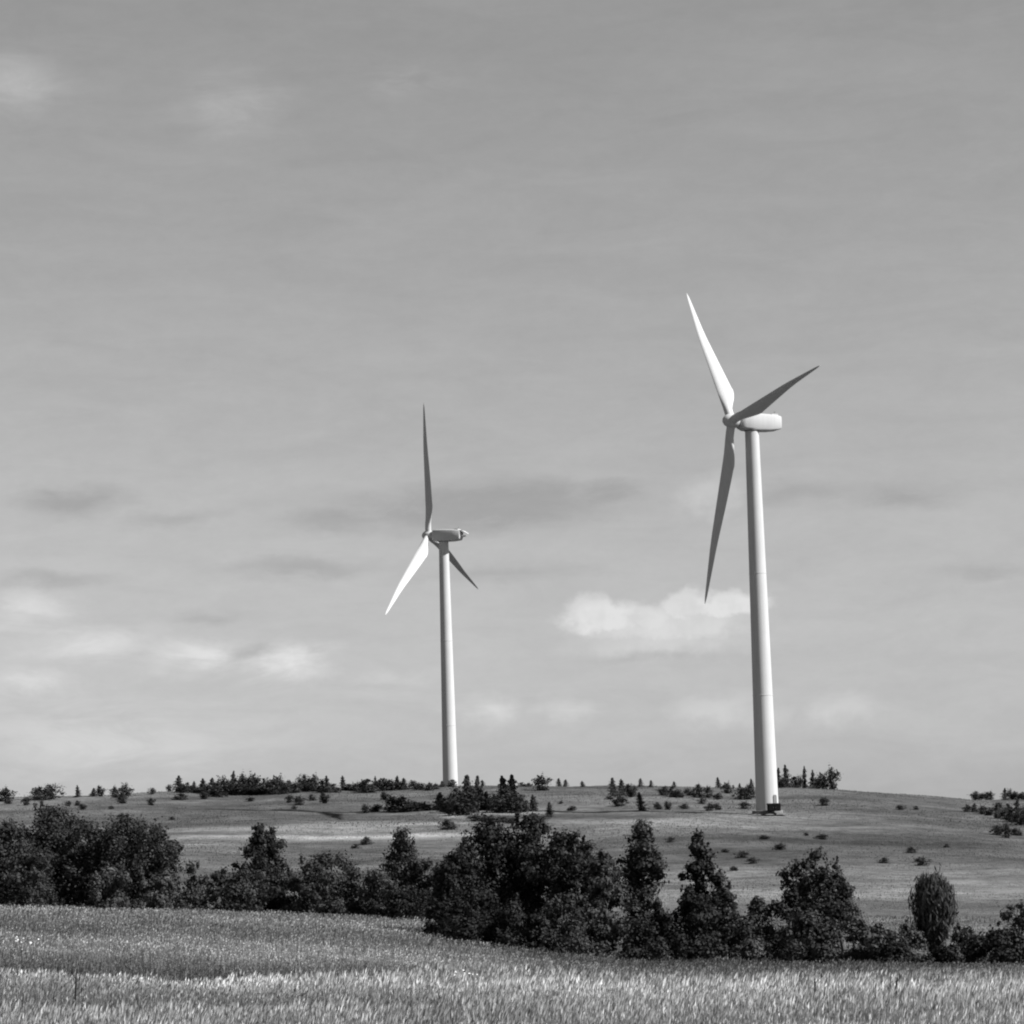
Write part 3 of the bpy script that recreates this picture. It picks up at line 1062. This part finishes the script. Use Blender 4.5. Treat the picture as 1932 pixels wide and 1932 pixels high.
_mb = MB()
_mb.tube([(0, 0, -.08), (0, 0, .4), (0, 0, .93)], [.05, .035, .008], 6)
_o = _mb.build('trunk', M_BARK)
CONE_TRUNK = _o.data
bpy.data.objects.remove(_o)

ORD = ['first', 'second', 'third', 'fourth', 'fifth', 'sixth', 'seventh', 'eighth', 'ninth', 'tenth', 'eleventh', 'twelfth', 'thirteenth', 'fourteenth', 'fifteenth', 'sixteenth', 'seventeenth', 'eighteenth', 'nineteenth', 'twentieth', 'twenty-first', 'twenty-second', 'twenty-third', 'twenty-fourth', 'twenty-fifth', 'twenty-sixth', 'twenty-seventh', 'twenty-eighth', 'twenty-ninth', 'thirtieth']


def far_group(off, where, group, items):
    """items: (x, foot row, top row, width, c|r) read on a picture strip magnified three times; named in order from the left"""
    items = sorted(items, key=lambda q: q[0])
    cnt = {'c': 0, 'r': 0}
    tot = {k: sum(1 for q in items if q[4] == k) for k in 'cr'}
    for zx, zb, zt, w, k in items:
        px = off + zx / 3.0
        base, top = 1417 + zb / 3.0, 1417 + zt / 3.0
        g, d = ground_at(px, base, 230)
        s = FPX / d
        topz = at(px, top, d)[2]
        H = max(topz - g[2] + 0.15, 0.7)
        Wd = w / 3.0 / s
        me = (CONES if k == 'c' else ROUNDS)[int(_rs.integers(0, 9 if k == 'c' else 6))]
        name = 'hill_conifer' if k == 'c' else 'hill_bush'
        o = bpy.data.objects.new(name, me if k == 'r' else None)
        COL.objects.link(o)
        o.location = (g[0], g[1], g[2] - 0.12)
        Wd *= 1.45 if k == 'r' else 1.7
        o.scale = (Wd, Wd, H * (1.12 if group == G1 else 1.05))
        o.rotation_euler = (0, 0, float(_rs.uniform(0, 6.28)))
        if k == 'c':
            link('crown', me, None, o)
            link('trunk', CONE_TRUNK, None, o)
        n = cnt[k]
        cnt[k] += 1
        if tot[k] == 1:
            lab = 'only %s %s' % ('conifer' if k == 'c' else 'leafy bush', where)
        else:
            lab = '%s %s from the left %s' % (ORD[n], 'conifer' if k == 'c' else 'bush', where)
        tag(o, lab, 'conifer' if k == 'c' else 'bush', group)


G1 = 'trees and bushes along the ridge line'
G2 = 'bushes scattered on the hillside'
far_group(0, 'on the skyline near the left edge', G1, [(30, 285, 222, 95, 'r'), (220, 278, 215, 90, 'r'), (290, 275, 200, 90, 'r'), (440, 262, 202, 32, 'c'), (525, 258, 216, 42, 'c'), (568, 258, 206, 42, 'r'), (650, 266, 212, 50, 'r'), (710, 255, 196, 58, 'r'), (860, 245, 214, 34, 'r')])
far_group(0, 'just below the skyline, far left slope', G2, [(150, 308, 262, 42, 'r'), (690, 297, 240, 60, 'r'), (855, 307, 270, 40, 'r'), (470, 332, 302, 40, 'r'), (385, 312, 285, 34, 'r'), (440, 310, 282, 30, 'r'), (690, 388, 356, 36, 'r'), (45, 300, 278, 40, 'r'), (630, 330, 312, 30, 'r'), (975, 392, 372, 30, 'r')])
far_group(0, 'in long ridge row beside smaller turbine', G1, [
    (960, 215, 195, 30, 'r'), (1015, 228, 150, 52, 'c'), (1060, 222, 182, 34, 'r'), (1100, 222, 178, 30, 'c'), (1145, 230, 165, 50, 'c'), (1208, 242, 162, 55, 'c'), (1260, 248, 162, 80, 'r'), (1320, 244, 128, 42, 'c'), (1372, 246, 150, 70, 'r'), (1435, 246, 148, 75, 'r'), (1498, 244, 158, 80, 'r'), (1570, 242, 156, 90, 'r'), (1640, 234, 178, 50, 'c'), (1712, 226, 148, 62, 'r'), (1780, 230, 150, 62, 'r'), (1855, 236, 152, 46, 'c'), (1030, 236, 196, 70, 'r'), (1085, 236, 200, 60, 'r'), (1125, 240, 205, 60, 'r'), (1175, 246, 196, 60, 'r'), (1300, 250, 175, 60, 'r'), (1405, 248, 165, 60, 'r'), (1610, 242, 180, 60, 'r'), (1675, 236, 185, 60, 'r'), (1745, 232, 170, 60, 'r'), (1820, 236, 175, 60, 'r'), (1885, 236, 190, 60, 'r'), (1230, 262, 205, 80, 'r'), (1450, 250, 190, 110, 'r'), (1350, 250, 195, 90, 'r'), (1530, 248, 190, 90, 'r')])
far_group(0, 'scattered below the long dark ridge row', G2, [(1020, 278, 242, 80, 'r'), (1155, 272, 236, 46, 'r'), (1640, 292, 250, 40, 'r'), (1690, 306, 262, 62, 'r'), (1765, 282, 248, 40, 'r'), (1835, 296, 240, 50, 'r'), (1420, 285, 262, 40, 'r'), (1665, 330, 312, 26, 'r')])
far_group(644, 'on ridge at smaller turbine tower', G1, [(15, 220, 150, 40, 'c'), (80, 226, 188, 55, 'r'), (150, 236, 166, 90, 'r'), (230, 224, 158, 100, 'r'), (315, 218, 150, 40, 'c'), (360, 218, 160, 42, 'c'), (410, 218, 174, 60, 'r'), (500, 222, 186, 50, 'r'), (570, 205, 174, 32, 'c'), (625, 202, 166, 52, 'r'), (195, 190, 150, 24, 'c'), (45, 226, 190, 60, 'r'), (115, 232, 180, 60, 'r'), (275, 224, 170, 70, 'r'), (340, 222, 180, 60, 'r'), (455, 222, 190, 60, 'r'), (535, 216, 190, 50, 'r')])
far_group(644, 'in the dark thicket below the smaller turbine', 'thicket below the smaller turbine', [
    (245, 278, 236, 44, 'r'), (140, 352, 305, 44, 'r'), (200, 342, 300, 60, 'r'), (285, 342, 262, 72, 'r'), (350, 346, 266, 110, 'r'), (470, 338, 284, 64, 'r'), (545, 332, 240, 70, 'c'), (620, 352, 252, 74, 'r'), (700, 330, 150, 90, 'c'), (762, 320, 152, 60, 'c'), (690, 362, 262, 120, 'r'), (820, 334, 250, 64, 'r'), (915, 335, 152, 84, 'c'), (970, 335, 146, 84, 'c'), (880, 352, 250, 94, 'r'), (985, 352, 250, 84, 'r'), (1090, 342, 254, 58, 'c'), (1180, 374, 294, 46, 'c'), (655, 345, 215, 80, 'r'), (790, 335, 220, 70, 'r'), (420, 342, 290, 70, 'r'), (580, 345, 270, 70, 'r'), (1020, 348, 240, 60, 'r'), (740, 340, 215, 90, 'r'), (940, 345, 215, 110, 'r')])
far_group(644, 'on the skyline between the two turbines', G1, [(1130, 222, 152, 92, 'r'), (1232, 200, 160, 32, 'c'), (1266, 200, 166, 30, 'c'), (1365, 203, 174, 30, 'c'), (1690, 204, 160, 30, 'c'), (1750, 204, 170, 26, 'c'), (1885, 204, 176, 26, 'c'), (800, 200, 168, 24, 'c'), (1020, 200, 180, 40, 'r'), (1060, 202, 184, 30, 'r')])
far_group(644, 'in the loose group left of the larger turbine', G2, [(1545, 254, 158, 52, 'c'), (1592, 252, 164, 48, 'c'), (1640, 262, 194, 72, 'r'), (1575, 312, 255, 72, 'r'), (1700, 338, 240, 52, 'c'), (1825, 252, 204, 52, 'r'), (1875, 262, 204, 52, 'r'), (1790, 332, 288, 42, 'r'), (1850, 332, 288, 42, 'r'), (1520, 275, 255, 36, 'r')])
far_group(644, 'on the open slope under the ridge, mid picture', G2, [(1305, 338, 310, 40, 'r'), (600, 446, 392, 84, 'r'), (1115, 424, 362, 84, 'r'), (1710, 478, 394, 80, 'r'), (1865, 518, 490, 42, 'r'), (140, 532, 490, 62, 'r'), (80, 552, 528, 40, 'r'), (1240, 300, 285, 24, 'r')])
far_group(644, 'under the pale bank above the big dark clump', G2, [(760, 396, 366, 80, 'r'), (830, 400, 370, 90, 'r'), (905, 402, 374, 90, 'r'), (970, 408, 382, 70, 'r')])
far_group(1288, 'crowding round the larger turbine tower', G2, [(-20, 265, 215, 44, 'r'), (30, 254, 214, 42, 'r'), (90, 264, 194, 64, 'r'), (145, 264, 204, 44, 'r'), (205, 204, 152, 32, 'c'), (250, 240, 184, 54, 'r'), (155, 338, 300, 48, 'r'), (195, 334, 294, 36, 'r'), (330, 275, 214, 64, 'r'), (375, 275, 194, 64, 'r'), (350, 328, 290, 52, 'r'), (390, 210, 160, 28, 'c'), (325, 208, 184, 18, 'c'), (10, 330, 300, 40, 'r'), (200, 275, 240, 40, 'r'), (110, 300, 270, 40, 'r')])
far_group(1288, 'in the ridge-top row right of the larger turbine', G1, [(540, 204, 108, 42, 'c'), (587, 204, 94, 48, 'c'), (630, 204, 150, 54, 'r'), (690, 204, 100, 32, 'c'), (735, 204, 120, 36, 'c'), (790, 204, 140, 54, 'r'), (845, 206, 114, 72, 'r'), (660, 202, 150, 32, 'r'), (565, 208, 150, 60, 'r'), (760, 206, 165, 50, 'r')])
far_group(1288, 'on bare slope right of larger turbine', G2, [(800, 308, 268, 52, 'r'), (1235, 332, 308, 46, 'r'), (1320, 332, 312, 28, 'r'), (460, 498, 478, 42, 'r'), (790, 503, 473, 62, 'r'), (550, 558, 528, 62, 'r'), (340, 604, 572, 64, 'r'), (395, 638, 608, 52, 'r'), (290, 678, 658, 42, 'r'), (1295, 578, 548, 52, 'r'), (1140, 638, 606, 48, 'r'), (1350, 648, 606, 68, 'r'), (1495, 548, 528, 28, 'r'), (700, 480, 462, 24, 'r'), (240, 575, 562, 40, 'r'), (120, 640, 620, 50, 'r')])
far_group(1288, 'in the far clipped row on the right skyline', G1, [(1655, 276, 236, 44, 'r'), (1690, 276, 240, 40, 'r'), (1720, 276, 238, 40, 'r'), (1745, 276, 236, 30, 'r'), (1825, 276, 218, 36, 'c'), (1855, 276, 226, 40, 'r'), (1890, 276, 236, 46, 'r'), (1925, 276, 234, 40, 'r')])
far_group(1288, 'in wooded strip at the right edge', 'wooded strip at the right edge', [
    (1612, 342, 306, 40, 'r'), (1655, 346, 300, 44, 'c'), (1700, 358, 312, 46, 'r'), (1740, 366, 318, 44, 'r'), (1780, 380, 300, 50, 'c'), (1785, 340, 296, 46, 'r'), (1825, 390, 330, 50, 'r'), (1860, 400, 322, 48, 'c'), (1895, 405, 280, 52, 'c'), (1930, 415, 320, 54, 'r'), (1840, 350, 300, 40, 'r'), (1905, 420, 350, 60, 'r'), (1780, 478, 424, 54, 'r'), (1832, 492, 418, 42, 'r'), (1886, 478, 440, 64, 'r')])

# ------------------------------------------------------------------ grass


def wavy(x, y, seed, scale):
    r = np.random.default_rng(seed)
    n = 0
    for k in range(7):
        fr = r.normal(size=2) * scale * (1.55 ** k)
        n = n + np.sin(x * fr[0] + y * fr[1] + r.uniform(0, 6.28)) * 0.75 ** k
    return n / 2.6


def grass(name, label, n, d0, d1, seed, hfun, tonefun, wide=1.0, spread=rad(13), heads=True, lean=0.06):
    rng = np.random.default_rng(seed)
    d = np.exp(rng.uniform(math.log(d0), math.log(d1), n))
    a = rng.uniform(-spread, spread, n)
    x, y = d * np.sin(a), d * np.cos(a)
    # tussocks: pull the blades together
    tx, ty = wavy(x, y, seed + 1, 2.2), wavy(x, y, seed + 2, 2.2)
    x = x + 0.12 * tx
    y = y + 0.12 * ty
    z = height(x, y)
    px, py = proj(np.stack([x, y, z], -1))
    H = hfun(x, y, d, px) * rng.uniform(0.55, 1.2, n)
    k = H > 0.05
    x, y, z, H, d, px = x[k], y[k], z[k], H[k], d[k], px[k]
    n = len(x)
    T = tonefun(x, y, d, px) * rng.uniform(0.55, 1.5, n)
    gust = 1 + 0.5 * wavy(x, y, seed + 3, 0.35)
    lx = H * (lean * gust + rng.normal(size=n) * 0.11)
    ly = H * rng.normal(size=n) * 0.16
    wd = 0.0042 * wide * (d / 45) * rng.uniform(.6, 1.5, n)
    base = np.stack([x, y, z - 0.03], 1)
    tip = np.stack([x + lx, y + ly, z + H], 1)
    mid = base * 0.45 + tip * 0.55 - np.stack([lx * .18, ly * .18, np.zeros(n)], 1)
    th = rng.uniform(0, np.pi, n)
    side = np.stack([np.cos(th), np.sin(th) * .6, np.zeros(n)], 1) * wd[:, None]
    V = [base - side, base + side, mid + side * .8, mid - side * .8, tip]
    V = np.stack(V, 1).reshape(-1, 3)
    i = np.arange(n)[:, None] * 5
    Fc = np.concatenate([i + np.array([[0, 1, 2]]), i + np.array([[0, 2, 3]]), i + np.array([[3, 2, 4]])])
    tone = np.repeat(T, 5)
    if heads:
        h = rng.uniform(size=n) < 0.6
        m = int(h.sum())
        t2, dirv = tip[h], (tip - mid)[h]
        dirv /= np.linalg.norm(dirv, axis=1, keepdims=True)
        L = (0.06 + 0.06 * rng.uniform(size=m)) * (H[h] / 0.56) * (d[h] / 50) ** 0.6
        hw = (side[h] / np.linalg.norm(side[h], axis=1, keepdims=True)) * (0.0095 * wide * (d[h] / 45) * rng.uniform(.6, 1.5, m))[:, None]
        droop = np.stack([L * .16, np.zeros(m), -L * .05], 1)
        q = np.stack([t2 - dirv * (L * .5)[:, None], t2 + hw, t2 + dirv * (L * .7)[:, None] + droop, t2 - hw], 1).reshape(-1, 3)
        j = len(V) + np.arange(m)[:, None] * 4
        V = np.concatenate([V, q])
        Fc = np.concatenate([Fc, j + np.array([[0, 1, 2]]), j + np.array([[0, 2, 3]])])
        tone = np.concatenate([tone, np.repeat(T[h] * rng.uniform(1.1, 2.6, m), 4)])
    o = link(name, mesh_arrays(name, V, Fc, np.clip(tone, 0.02, 0.75)), M_GRASS)
    tag(o, label, kind='stuff')
    return o


def smooth01(x, a, b_):
    t = np.clip((x - a) / (b_ - a), 0, 1)
    return t * t * (3 - 2 * t)


def h_front(x, y, d, px):
    edge = 66 + 26 * smooth01(px, 350, 1000) + 5 * wavy(x, y, 41, 0.08)
    return 0.56 * (1 - smooth01(d, edge - 8, edge + 3)) * (0.5 + 0.62 * smooth01(wavy(x * .6, y, 61, 0.30), -.55, .5)) * (1 + .18 * wavy(x, y, 43, 0.9))


def t_front(x, y, d, px):
    p = wavy(x, y, 42, 0.16)
    q = wavy(x, y, 44, 0.6)
    tall = smooth01(wavy(x * .6, y, 61, 0.30), -.55, .5)
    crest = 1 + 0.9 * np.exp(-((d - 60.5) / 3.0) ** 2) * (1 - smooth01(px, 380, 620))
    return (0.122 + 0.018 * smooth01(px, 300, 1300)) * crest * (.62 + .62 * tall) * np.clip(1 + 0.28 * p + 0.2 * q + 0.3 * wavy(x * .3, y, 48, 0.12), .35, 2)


def h_back(x, y, d, px):
    return 0.26 * smooth01(d, 64, 84) * (1 - smooth01(d, 150, 240) * .5) * (1 + .3 * wavy(x, y, 45, 0.2))


def t_back(x, y, d, px):
    right = smooth01(px, 750, 1150)
    dip_shade = np.exp(-((d - 82) / 9.0) ** 2) * (1 - right)  # shade of the dip on the left, painted into the grass tone
    return (0.125 - 0.05 * right - 0.055 * dip_shade) * (.68 + .62 * smooth01(wavy(x * .5 + .15 * y, y, 46, 0.10), -.5, .5)) * np.clip(1 + .3 * wavy(x, y, 47, 0.3), .35, 2)


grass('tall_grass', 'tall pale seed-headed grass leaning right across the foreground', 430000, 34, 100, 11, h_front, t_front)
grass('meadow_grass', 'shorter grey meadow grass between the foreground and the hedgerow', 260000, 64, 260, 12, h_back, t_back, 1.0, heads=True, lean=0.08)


def h_hill(x, y, d, px):
    return 0.10 * smooth01(d, 190, 240) * np.clip(1 + wavy(x, y, 51, 0.06), .2, 2) * np.clip(d / 400, .6, 1.4)


def t_hill(x, y, d, px):
    _, py = proj(np.stack([x, y, height(x, y)], -1))
    pale = 0.3 * patch(px, py, 1600, 1672, 420, 28) + 0.8 * patch(px, py, 640, 1572, 240, 16, -0.02) + 0.4 * patch(px, py, 1300, 1546, 400, 7)
    return (0.064 + 0.11 * pale) * (1 + .4 * wavy(x * .5, y, 52, 0.06) + .25 * wavy(x, y, 53, 0.2))


grass('hill_grass', 'thin tufted grass covering the hillside', 170000, 190, 800, 13, h_hill, t_hill, 1.1, heads=False, lean=0.05)


def stalk(px, top, bot, lean, label, d):
    q = at(px, bot, d)
    x, y = q[0], q[1]
    z = hz(x, y)
    H = at(px, top, d)[2] - z
    root = empty('weed_stalk', (x, y, z))
    tag(root, label, 'weed', 'dark weed stalks in the tall grass')
    mb = MB()
    mb.tube([(0, 0, -.05), (lean * .25, 0, H * .4), (lean * .7, 0, H * .8), (lean, 0, H)], [.024, .022, .017, .010], 6)
    mb.build('stem', M_STALK, root, True)
    rr = random.Random(int(px))
    for k in range(6):
        zz = H * rr.uniform(.3, .98)
        a = rr.uniform(0, 6.28)
        L = rr.uniform(.05, .12)
        X = lean * (zz / H) ** 1.4
        mb = MB()
        mb.tube([(X, 0, zz), (X + L * math.cos(a), L * math.sin(a), zz + L * .9)], [.006, .004], 4)
        lx, ly, lz = X + L * math.cos(a), L * math.sin(a), zz + L * .9
        mb.loft([[(lx + .018 * math.cos(t) * s, ly + .018 * math.sin(t) * s, lz + o_) for t in (0, 1.26, 2.5, 3.77, 5.0)] for s, o_ in ((.3, -.015), (.8, 0.01), (.7, .04), (.2, .07))])
        mb.build('seed_head', M_STALK, root)


stalk(1540, 1846, 1960, .02, 'dark upright dead stalk rising from the tall grass below the fan-shaped tree', 47)
stalk(1682, 1844, 1950, .14, 'dark leaning dead stalk in the tall grass below the vase-shaped tree', 47)
stalk(140, 1828, 1930, .05, 'dark dead stalk in the tall grass near the left edge', 48)


def flower(px, py, d, k, label):
    g = at(px, py, d)
    x, y = g[0], g[1]
    z = hz(x, y)
    root = empty('wildflower', (x, y, z))
    tag(root, label, 'flower', 'white wildflowers in the grass')
    H = max(0.45, g[2] - z)
    mb = MB()
    mb.tube([(0, 0, -.03), (.03, 0, H)], [.008, .006], 5)
    mb.build('stem', M_STALK, root)
    rr = random.Random(k)
    for j in range(6):
        X, Y, Z = .03 + rr.uniform(-.16, .16), rr.uniform(-.1, .1), H + rr.uniform(-.12, .1)
        mb = MB()
        mb.loft([[(X + r * math.cos(t), Y + r * math.sin(t), Z + o_) for t in [i * 1.047 for i in range(6)]] for r, o_ in ((.008, -.015), (.03, 0), (.025, .015), (.008, .02))])
        mb.build('flower_head', M_PETAL, root)


M_PETAL = plain('white_petal', 0.7, 0.8)
flower(866, 1838, 70, 1, 'white flower cluster in mid field left of the big dark clump front')
flower(884, 1840, 69, 2, 'small white flower cluster just right of another in mid field')
flower(36, 1772, 95, 3, 'white flower head at the far left of the meadow')
flower(62, 1776, 93, 4, 'right one of two white flower heads at the far left meadow')
